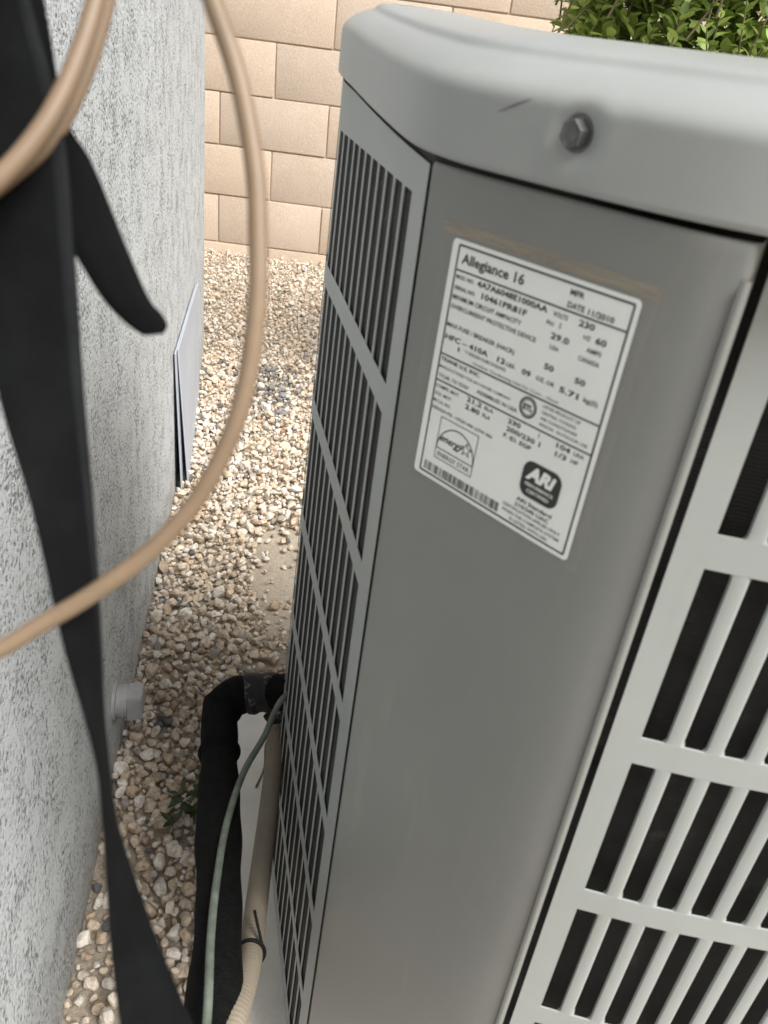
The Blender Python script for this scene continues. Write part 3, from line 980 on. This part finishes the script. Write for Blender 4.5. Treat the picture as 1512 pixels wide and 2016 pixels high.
# round listing mark
INK = []
def ring(cx, cy, r0, r1, n=28, a0=0, a1=360, sy=1.0):
    P, F = [], []
    for k in range(n + 1):
        a = rad(a0 + (a1 - a0) * k / n)
        P += [(cx + r0 * math.cos(a), cy + r0 * sy * math.sin(a)), (cx + r1 * math.cos(a), cy + r1 * sy * math.sin(a))]
    for k in range(n): F.append((2 * k, 2 * k + 1, 2 * k + 3, 2 * k + 2))
    INK.append((P, F))
ring(61.8, 58.5, 4.1, 4.9); ring(61.8, 58.5, 3.3, 3.75)
T('ETL', 59.2, 59.7, 2.5, width=5.2, bold=.04)
ink_mesh('listing_mark', INK, .0007, M['ink'], label)
# square efficiency mark: frame, arc, script word, star, caption
INK = []
ink_rect(12.6, 82.6, 38.2, 104.4, .4)
ring(25.4, 98.5, 12.3, 12.9, 30, 180, 360)
ink_line(12.6, 98.9, 38.2, 98.9, .5)
T('energy', 14.2, 94.6, 3.9, width=16.5, bold=.012, shear=.5)
P = []
for k in range(10):
    a = rad(-90 + 36 * k); r_ = 3.6 if k % 2 == 0 else 1.5
    P.append((32.2 + r_ * math.cos(a), 92.6 + r_ * math.sin(a)))
for k in range(10):
    q, w2 = P[k], P[(k + 1) % 10]
    ink_line(q[0], q[1], w2[0], w2[1], .45, 1)
T('ENERGY STAR', 14.4, 103, 2.5, width=22, bold=.0)
ink_mesh('efficiency_mark', INK, .0007, M['ink'], label)
# black rounded certification mark
P = rounded(67.2, 80.6, 89.0, 98.0, 5.0)
INK = [([(78.1, 89.3)] + P, [(0, 1 + k, 1 + (k + 1) % len(P)) for k in range(len(P))])]
badge = ink_mesh('certification_mark', INK, .0007, M['ink'], label)
INK = []
T('ARi', 69.4, 89.0, 6.0, width=16.6, bold=.05, shear=.25)
T('PERFORMANCE', 70.2, 92.6, 1.6, width=16, bold=.01); T('CERTIFIED', 71.8, 95.6, 1.6, width=12.8, bold=.01)
ink_mesh('certification_lettering', INK, .0009, M['white_ink'], label)

# ================================================================== PIPES
PIPE = [(-.050, -.10, .02), (-.045, -.06, .22), (-.045, .04, .345), (-.055, .20, .352), (-.0872, .3920, .3358), (-.1127, .5016, .3160), (-.1439, .6353, .2980), (-.1545, .6800, .2950), (-.1580, .7060, .2950)]
ELBOW = [(-.1560, .6930, .2930), (-.1490, .7085, .2990), (-.1330, .7150, .3040), (-.1100, .7170, .3085), (-.0864, .7165, .3125), (-.040, .7150, .318)]
def foam(acc, t): return .0205 + .0012 * math.sin(acc * 31) + .0007 * math.sin(acc * 83 + 1)
pipe = tube('insulated_pipe', PIPE, .0205, M['black_rubber'], None, 26, 16, rfun=lambda a, t: foam(a, t) * (1 if t < .985 else 1 - .25 * (t - .985) / .015))
tube('elbow', ELBOW, .021, M['black_rubber'], pipe, 26, 12, rfun=lambda a, t: .0212 + .0018 * math.sin(a * 95) + .0013 * math.sin(a * 210 + 1))
tag(pipe, 'thick black foam-insulated pipe entering the condenser side', 'pipe')
# seam collar of the foam and the tape at the elbow
col_c = np.array([-.1420, .6270, .2983]); ax = np.array([-.0312, .1337, -.018]); ax /= np.linalg.norm(ax)
tube('foam_joint', [col_c - ax * .003, col_c, col_c + ax * .003], .0222, M['black_rubber'], pipe, 26, 4, rfun=lambda a, t: .0200 + .0030 * math.sin(math.pi * t))
tube('tape_wrap', [(-.1320, .7170, .3010), (-.1180, .7190, .3050), (-.0950, .7175, .3105), (-.072, .7155, .314)], .022, M['tape'], pipe, 26, 12,
     rfun=lambda a, t: .0228 + .0012 * math.sin(a * 260) + .0012 * math.sin(a * 110))
tube('tape_flap', [(-.105, .707, .284), (-.100, .706, .278), (-.092, .708, .277), (-.085, .712, .283)], .005, M['tape'], pipe, 10, 6)

WIRE = [(-.050, .712, .350), (-.0842, .6806, .3370), (-.0960, .6367, .3206), (-.1070, .5811, .3220), (-.1062, .5036, .3400), (-.0985, .4334, .3535), (-.0896, .3791, .3655), (-.0740, .3029, .3800), (-.0628, .2100, .3800),
        (-.055, .05, .37), (-.06, -.08, .2), (-.06, -.10, .0)]
tag(tube('copper_wire', WIRE, .0034, M['wire'], None, 10, 8), 'thin greenish bare copper wire draped over the black pipe', 'wire')

COND = [(-.045, .775, .262), (-.0800, .758, .258), (-.0930, .7200, .2500), (-.0890, .6800, .2480), (-.0830, .6215, .2537), (-.0751, .5357, .2660), (-.0670, .4527, .2910), (-.0610, .3919, .3155), (-.0600, .3265, .3500), (-.060, .2600, .362), (-.03, .12, .355), (0.0, .0, .2), (0.0, -.03, .0)]
cond = tube('flexible_conduit', COND, .0105, M['conduit'], None, 18, 60, rfun=lambda a, t: .0103 + .00018 * math.sin(a * 2 * math.pi / .0046))
tag(cond, 'cream corrugated flexible conduit between black pipe and condenser', 'conduit')
cz = np.array([-.0622, .4050, .3105]); ax = np.array([.006, -.0608, .0245]); ax /= np.linalg.norm(ax)
e1 = np.cross(ax, [0, 0, 1]); e1 /= np.linalg.norm(e1); e2 = np.cross(ax, e1)
zt_ = tube('zip_tie', [cz + (e1 * math.cos(a) + e2 * math.sin(a)) * .0118 for a in np.linspace(0, 2 * math.pi, 24, endpoint=False)], .0016, M['zip'], cond, 8, 2, True)
tube('zip_tie_tail', [cz + e1 * -.009 - e2 * .009, cz + e1 * -.005 - e2 * .018 + ax * -.006, cz + e1 * .000 - e2 * .028 + ax * -.016], .0014, M['zip'], cond, 6, 4)
tag(tube('dry_twig', [(-.128, .80, PADZ + .001), (-.122, .83, PADZ + .010), (-.128, .87, PADZ + .012), (-.123, .905, PADZ + .02)], .0017, M['leafstem'], None, 6, 4), 'thin dark twig lying on the concrete pad', 'twig')

# ================================================================== ALONG THE HOUSE WALL
def from_wall(t_from_eye, o, z):                # distance along the wall measured as y
    x = wall_x(t_from_eye); return np.array([x, t_from_eye, 0]) + np.r_[WN, 0] * o + np.array([0, 0, z])
def leaning_sheet(name, y0, y1, ztop, obase0, obase1, otop, th, mat, label):
    bm = bmesh.new()
    vs_ = []
    for extra in (0, th):
        for (y, z, o_) in ((y0, .005, obase0), (y1, .005, obase1), (y1, ztop, otop), (y0, ztop, otop)):
            vs_.append(bm.verts.new(from_wall(y, o_ + extra, z)))
    for f in ((0, 1, 2, 3), (7, 6, 5, 4), (0, 4, 5, 1), (1, 5, 6, 2), (2, 6, 7, 3), (3, 7, 4, 0)):
        bm.faces.new([vs_[i] for i in f])
    bmesh.ops.bevel(bm, geom=list(bm.edges), offset=.0008, segments=1, affect='EDGES')
    return tag(put(name, bm_mesh(name, bm), mat), label, 'sheet')
leaning_sheet('back_sheet', 1.675, 2.22, .345, .014, .006, .003, .003, M['sheet'], 'rear blue-grey sheet standing between the stucco and another sheet')
leaning_sheet('front_sheet', 1.70, 2.24, .345, .027, .010, .0065, .003, M['sheet'], 'blue-grey flat sheet leaning on the stucco wall, outermost')

# grey plastic fitting low on the wall
fit = empty('pipe_fitting', tuple(from_wall(.865, 0, .115)))
tag(fit, 'grey plastic pipe fitting sticking out low on stucco', 'fitting')
c0 = from_wall(.865, 0, .115); nW = np.r_[WN, 0]; aW = np.r_[WD, 0]; zW = np.array([0, 0, 1.0])
def wcyl(name, ds, mat, parent, seg=28, up=0, al=0):
    V, F = [], []
    for d_, r_ in ds:
        for k in range(seg):
            a = 2 * math.pi * k / seg
            V.append(c0 + nW * d_ + aW * (r_ * math.cos(a) + al) + zW * (r_ * math.sin(a) + up))
    for j in range(len(ds) - 1):
        for k in range(seg): F.append((j * seg + k, j * seg + (k + 1) % seg, (j + 1) * seg + (k + 1) % seg, (j + 1) * seg + k))
    F.append(tuple(range((len(ds) - 1) * seg, len(ds) * seg)))
    return put(name, mesh(name, V, F, True, 35), mat, parent)
wcyl('flange', [(-.002, .029), (.004, .029), (.005, .027), (.005, .022)], M['fitting'], fit)
body_f = wcyl('collar', [(.004, .0235), (.012, .0235), (.0125, .0247), (.016, .0247), (.0165, .0235), (.019, .0235), (.020, .022)], M['fitting'], fit)
bm = bmesh.new()
bmesh.ops.create_cube(bm, size=1)
for v in bm.verts:
    q = c0 + nW * (.029 + v.co.x * .022) + aW * (v.co.y * .036) + zW * (v.co.z * .040 + .000)
    v.co = q
bmesh.ops.bevel(bm, geom=list(bm.edges), offset=.0015, segments=2, affect='EDGES')
put('square_plug', bm_mesh('square_plug', bm, True, 40), M['fitting'], fit)

# ================================================================== FOREGROUND STRAP AND CORD
def ribbon(name, rows, th, mat, parent=None, n=8, round_end=False):
    A = crom([a for a, b in rows], n); B = crom([b for a, b in rows], n)
    V, F = [], []
    m = 7
    nl = len(A)
    for i in range(nl):
        d = (A[min(i + 1, nl - 1)] + B[min(i + 1, nl - 1)] - A[max(i - 1, 0)] - B[max(i - 1, 0)])
        wv = B[i] - A[i]
        nn = np.cross(d, wv); nn /= np.linalg.norm(nn) + 1e-9
        for k in range(m):
            t = k / (m - 1); e = math.sqrt(max(0, 1 - (2 * t - 1) ** 4))
            V.append(A[i] + wv * t + nn * th / 2 * e)
        for k in range(m - 1, -1, -1):
            t = k / (m - 1); e = math.sqrt(max(0, 1 - (2 * t - 1) ** 4))
            V.append(A[i] + wv * t - nn * (th / 2 * e + .0001))
    q = 2 * m
    for i in range(nl - 1):
        for k in range(q): F.append((i * q + k, i * q + (k + 1) % q, (i + 1) * q + (k + 1) % q, (i + 1) * q + k))
    F.append(tuple(range(q))[::-1]); F.append(tuple(range((nl - 1) * q, nl * q)))
    return put(name, mesh(name, V, F, True, 50), mat, parent)
STRAP = [((-.125,.235,1.25),(-.105,.235,1.25)),((-.118,.219,1.08),(-.099,.221,1.08)),((-0.1101,0.2069,1.0131),(-0.0940,0.2080,1.0149)),((-0.1077,0.1975,0.9898),(-0.0892,0.1987,0.9920)),((-0.1062,0.1939,0.9766),(-0.0867,0.1952,0.9789)),((-0.1043,0.1893,0.9520),(-0.0798,0.1909,0.9549)),((-0.0990,0.1816,0.9249),(-0.0763,0.1831,0.9275)),((-0.0908,0.1698,0.8986),(-0.0734,0.1758,0.8987)),((-0.0806,0.1586,0.8781),(-0.0712,0.1713,0.8723)),((-0.0714,0.1478,0.8495),(-0.0677,0.1621,0.8386)),((-0.0653,0.1417,0.8337),(-0.0660,0.1563,0.8197)),((-0.0602,0.1364,0.8196),(-0.0634,0.1505,0.8036)),((-0.0585,0.1324,0.8084),(-0.0604,0.1459,0.7917)),((-0.0563,0.1268,0.7947),(-0.0539,0.1392,0.7782)),((-0.0535,0.1197,0.7778),(-0.0446,0.1299,0.7636)),((-0.0492,0.1115,0.7582),(-0.0320,0.1170,0.7520)),((-0.0435,0.1029,0.7421),(-0.0208,0.1044,0.7447)),((-0.0357,0.0928,0.7313),(-0.0131,0.0943,0.7339))]
strap = ribbon('hanging_strap', STRAP, .0016, M['strap'])
tag(strap, 'black webbing strap hanging with a twist before the stucco', 'strap')
M['sheen'] = simple('charcoal_sheen', (.009, .010, .011), .8, .3, 80, 900, .5, .0005, spec=.15)  # lighter strip along the strap edge, its sheen put into the colour
SHEEN = []
for a_, b_ in STRAP[1:12]:
    a_, b_ = np.array(a_), np.array(b_)
    tw = np.array([0, 0, EYE]) - b_; tw = tw / np.linalg.norm(tw) * .0006
    SHEEN.append((a_ * .16 + b_ * .84 + tw, a_ * .02 + b_ * .98 + tw))
ribbon('edge_sheen', SHEEN, .0008, M['sheen'], strap)
TONGUE = [((-.134,.242,1.03),(-.116,.246,1.034)),((-0.1229,0.2299,0.9917),(-0.1044,0.2336,0.9981)),((-0.1132,0.2195,0.9707),(-0.0958,0.2231,0.9770)),((-0.1035,0.2090,0.9483),(-0.0889,0.2134,0.9559)),((-0.0934,0.2044,0.9362),(-0.0816,0.2101,0.9461)),((-0.0849,0.2016,0.9270),(-0.0713,0.2026,0.9288)),((-0.0779,0.1983,0.9187),(-0.0649,0.1983,0.9186)),((-0.0734,0.1967,0.9144),(-0.0613,0.1971,0.9152)),((-0.0685,0.1953,0.9112),(-0.0596,0.1962,0.9128)),((-0.0653,0.1949,0.9098),(-0.0604,0.1954,0.9107))]
ribbon('strap_end', TONGUE, .002, M['strap'], strap)
CORD = [(-.068,.228,1.09),(-0.0645,0.2188,1.0203),(-0.0545,0.2036,0.9937),(-0.0494,0.1976,0.9832),(-0.0424,0.1917,0.9700),(-0.0371,0.1852,0.9546),(-0.0347,0.1798,0.9423),(-0.0331,0.1737,0.9277),(-0.0337,0.1675,0.9112),(-0.0372,0.1624,0.8970),(-0.0435,0.1582,0.8840),(-0.0524,0.1541,0.8728),(-0.0643,0.1498,0.8625),(-0.0747,0.1451,0.8556),(-0.0863,0.1384,0.8493),(-0.1035,0.1316,0.8471),(-0.1228,0.1305,0.8575),(-0.1295,0.1395,0.8814),(-0.1237,0.1523,0.9066),(-0.1060,0.1650,0.9289),(-0.0901,0.1755,0.9444),(-0.0827,0.1827,0.9542),(-0.0784,0.1898,0.9640),(-0.0756,0.1972,0.9756),(-0.0745,0.2032,0.9861),(-0.0747,0.2109,1.0036),(-0.0781,0.2179,1.0187),(-.0790,.2230,1.0330),(-.0830,.2260,1.0290),(-0.0748,0.2167,1.0000),(-0.0747,0.2078,0.9845),(-0.0758,0.2017,0.9738),(-0.0786,0.1954,0.9628),(-0.0832,0.1898,0.9530),(-0.0914,0.1850,0.9446),(-0.1042,0.1788,0.9336),(-0.1245,0.1669,0.9129),(-0.1327,0.1531,0.8862)]
tag(tube('tan_cord', CORD, .00215, M['cord'], None, 14, 10), 'tan cord hanging in a loop in front of the black strap', 'cord')

# ================================================================== BUSH
def leaf_mesh(seed):
    r = random.Random(seed)
    nL = 7
    V, F = [], []
    bend = r.uniform(.1, .35); fold = r.uniform(.15, .4)
    for i in range(nL + 1):
        t = i / nL
        w = .5 * math.sin(math.pi * t ** .85) ** .9 * .56
        z = -bend * t * t * .6 + .02 * math.sin(6 * t + seed)
        for k in (-1, 0, 1):
            V.append((k * w, t, z + abs(k) * w * fold))
    for i in range(nL):
        for k in range(2):
            F.append((i * 3 + k, i * 3 + k + 1, (i + 1) * 3 + k + 1, (i + 1) * 3 + k))
    me = mesh('leaf', V, F, True); return me
LM = [leaf_mesh(i) for i in range(5)]
for me in LM: me.materials.append(M['leaf'])
LV = [np.array([v.co[:] for v in me.vertices]) for me in LM]; LF = [[tuple(p.vertices) for p in me.polygons] for me in LM]
bush = empty('leafy_bush', (.75, 2.45, 0))
tag(bush, 'bright green leafy bush in front of the tan block wall', 'bush')
cand = []          # (matrix, visible score)
stems_v, stems_f = [], []
rs = random.Random(3)
def add_stem(p0, p1, r):
    b0 = len(stems_v)
    d = (p1 - p0).normalized(); u = d.orthogonal().normalized(); w = d.cross(u)
    for q, rr in ((p0, r), (p1, r * .5)):
        for k in range(5):
            a = 2 * math.pi * k / 5; stems_v.append(q + (u * math.cos(a) + w * math.sin(a)) * rr)
    for k in range(5): stems_f.append((b0 + k, b0 + (k + 1) % 5, b0 + 5 + (k + 1) % 5, b0 + 5 + k))
for i in range(760):
    # shoots over the front and top of the crown
    x = rs.uniform(.25, 1.5)
    front = rs.random() < .75
    z = rs.uniform(.35, 1.62)
    edge = .12 * math.sin(x * 7) + .05 * math.sin(x * 19)
    y = 2.15 + edge + (rs.uniform(-.06, .16) if front else rs.uniform(.1, .5)) + .25 * max(0, .42 - x)
    base_ = Vector((x, y, z))
    dirv = Vector((rs.uniform(-.5, .5), rs.uniform(-.8, .1), rs.uniform(.5, 1.1))).normalized()
    Ls = rs.uniform(.06, .13)
    add_stem(base_ - dirv * .05, base_ + dirv * Ls, .003)
    nl = rs.randint(7, 11)
    for k in range(nl):
        t = k / (nl - 1)
        pos = base_ + dirv * Ls * t
        az = k * 2.4 + rs.uniform(-.4, .4)
        out = dirv.orthogonal().normalized(); out.rotate(Matrix.Rotation(az, 3, dirv))
        ld = (out * rs.uniform(.7, 1.1) + dirv * (.25 + .7 * t) + Vector((0, 0, .1))).normalized()
        up_ = (dirv + Vector((0, 0, .6)) - ld * (dirv + Vector((0, 0, .6))).dot(ld)).normalized()
        sx_ = ld.cross(up_)
        ln = rs.uniform(.026, .046) * (1.0 if t < .8 else .75)
        mt = Matrix(((sx_.x, ld.x, up_.x, pos.x), (sx_.y, ld.y, up_.y, pos.y), (sx_.z, ld.z, up_.z, pos.z), (0, 0, 0, 1))) @ Matrix.Diagonal((ln, ln, ln, 1))
        q = pos
        score = abs(q.z - (EYE + .085 + .0)) + max(0, q.y - 2.15) * .6 + max(0, .2 - q.x) + max(0, q.x - .72) * 2
        cand.append((score, mt, rs.randrange(5)))
for i in range(14000):      # inner fill
    x = rs.uniform(.30, 1.5); y = 2.22 + .4 * rs.random() ** 1.5 + .2 * max(0, .45 - x); z = rs.uniform(.15, 1.55) if rs.random() < .45 else rs.uniform(.92, 1.25)
    e = Matrix.Rotation(rs.uniform(0, 6.28), 4, 'Z') @ Matrix.Rotation(rs.uniform(-1, 1), 4, 'X') @ Matrix.Rotation(rs.uniform(-.6, .6), 4, 'Y')
    ln = rs.uniform(.03, .048)
    cand.append((9, Matrix.Translation((x, y, z)) @ e @ Matrix.Diagonal((ln, ln, ln, 1)), rs.randrange(5)))
cand.sort(key=lambda c: c[0])
binv = Matrix.Translation(-bush.location)
for sc_, mt, k in cand[:290]:
    o = bpy.data.objects.new('leaf', LM[k]); COL.objects.link(o); o.parent = bush
    o.matrix_local = binv @ mt
V, F, TI = [], [], []
for sc_, mt, k in cand[290:]:
    b0 = len(V); A = np.array(mt)
    V.extend((LV[k] @ A[:3, :3].T + A[:3, 3]).tolist()); F.extend([tuple(b0 + i for i in f) for f in LF[k]])
    TI += [rs.random()] * len(LF[k])
fm = mesh('foliage', V, F, True)
ta = fm.attributes.new('tint', 'FLOAT', 'FACE'); ta.data.foreach_set('value', TI)
tag(put('foliage', fm, M['leaf'], bush), kind='stuff')
add_stem(Vector((.8, 2.5, 0)), Vector((.78, 2.48, .6)), .02)
for k in range(7): add_stem(Vector((.79, 2.49, .3)), Vector((.3 + .17 * k, 2.4 + .04 * (k % 3), .9)), .009)
tag(put('stem', mesh('stem', stems_v, stems_f, True), M['leafstem'], bush), kind='stuff')

# ================================================================== WEEDS
def weed(name, loc, nlv, size, label, spread=.05):
    root = empty(name, loc)
    V, F = [], []
    r = random.Random(name + label)
    for i in range(nlv):
        k = r.randrange(5)
        e = Matrix.Translation(Vector(loc) + Vector((r.uniform(-spread, spread), r.uniform(-spread, spread), r.uniform(.006, .04)))) @ Matrix.Rotation(r.uniform(0, 6.28), 4, 'Z') @ Matrix.Rotation(r.uniform(-.2, .9), 4, 'X')
        s = size * r.uniform(.6, 1.2)
        A = np.array(e @ Matrix.Diagonal((s * .7, s, s, 1)))
        b0 = len(V)
        V.extend((LV[k] @ A[:3, :3].T + A[:3, 3]).tolist()); F.extend([tuple(b0 + j for j in f) for f in LF[k]])
    put('leaves', mesh('leaves', V, F, True), M['weed'], root)
    return tag(root, label, 'weed')
weed('small_weed', (-.41, 2.42, .01), 26, .022, 'sparse pale weed growing among grey stones in the gravel', .07)
weed('dark_weed', (-.212, .765, .01), 40, .026, 'dark green weed beside the black insulated pipe', .035)

# ================================================================== DRY GRASS IN THE GRAVEL
V, F = [], []
rg = random.Random(21)
M['straw'] = simple('dry_straw', (.50, .40, .25), .7, .2, 60)
for (cx, cy, cnt, spread) in ((-.275, .98, 12, .05), (-.30, 1.25, 5, .10), (-.36, 1.9, 7, .12), (-.25, .80, 4, .05), (-.33, 1.55, 5, .1), (-.42, 2.6, 6, .15)):
    for i in range(cnt):
        x, y = cx + rg.uniform(-spread, spread), cy + rg.uniform(-spread, spread)
        if x < wall_x(y) + .02: x = wall_x(y) + .03
        a = rg.uniform(0, 6.28); L = rg.uniform(.03, .09); lift = rg.uniform(.004, .045); w_ = .0006
        b0 = len(V)
        for k in range(6):
            t = k / 5
            px_, py_ = x + math.cos(a + .5 * t) * L * t, y + math.sin(a + .5 * t) * L * t
            pz = .022 + lift * math.sin(math.pi * t * .75)
            for q in range(3):
                an = 2.09 * q
                V.append((px_ - math.sin(a) * w_ * math.cos(an), py_ + math.cos(a) * w_ * math.cos(an), pz + w_ * math.sin(an)))
        for k in range(5):
            for q in range(3): F.append((b0 + k * 3 + q, b0 + k * 3 + (q + 1) % 3, b0 + (k + 1) * 3 + (q + 1) % 3, b0 + (k + 1) * 3 + q))
tag(put('dry_grass', mesh('dry_grass', V, F, True), M['straw']), 'thin dry straw blades scattered over the gravel', 'grass', kind='stuff')
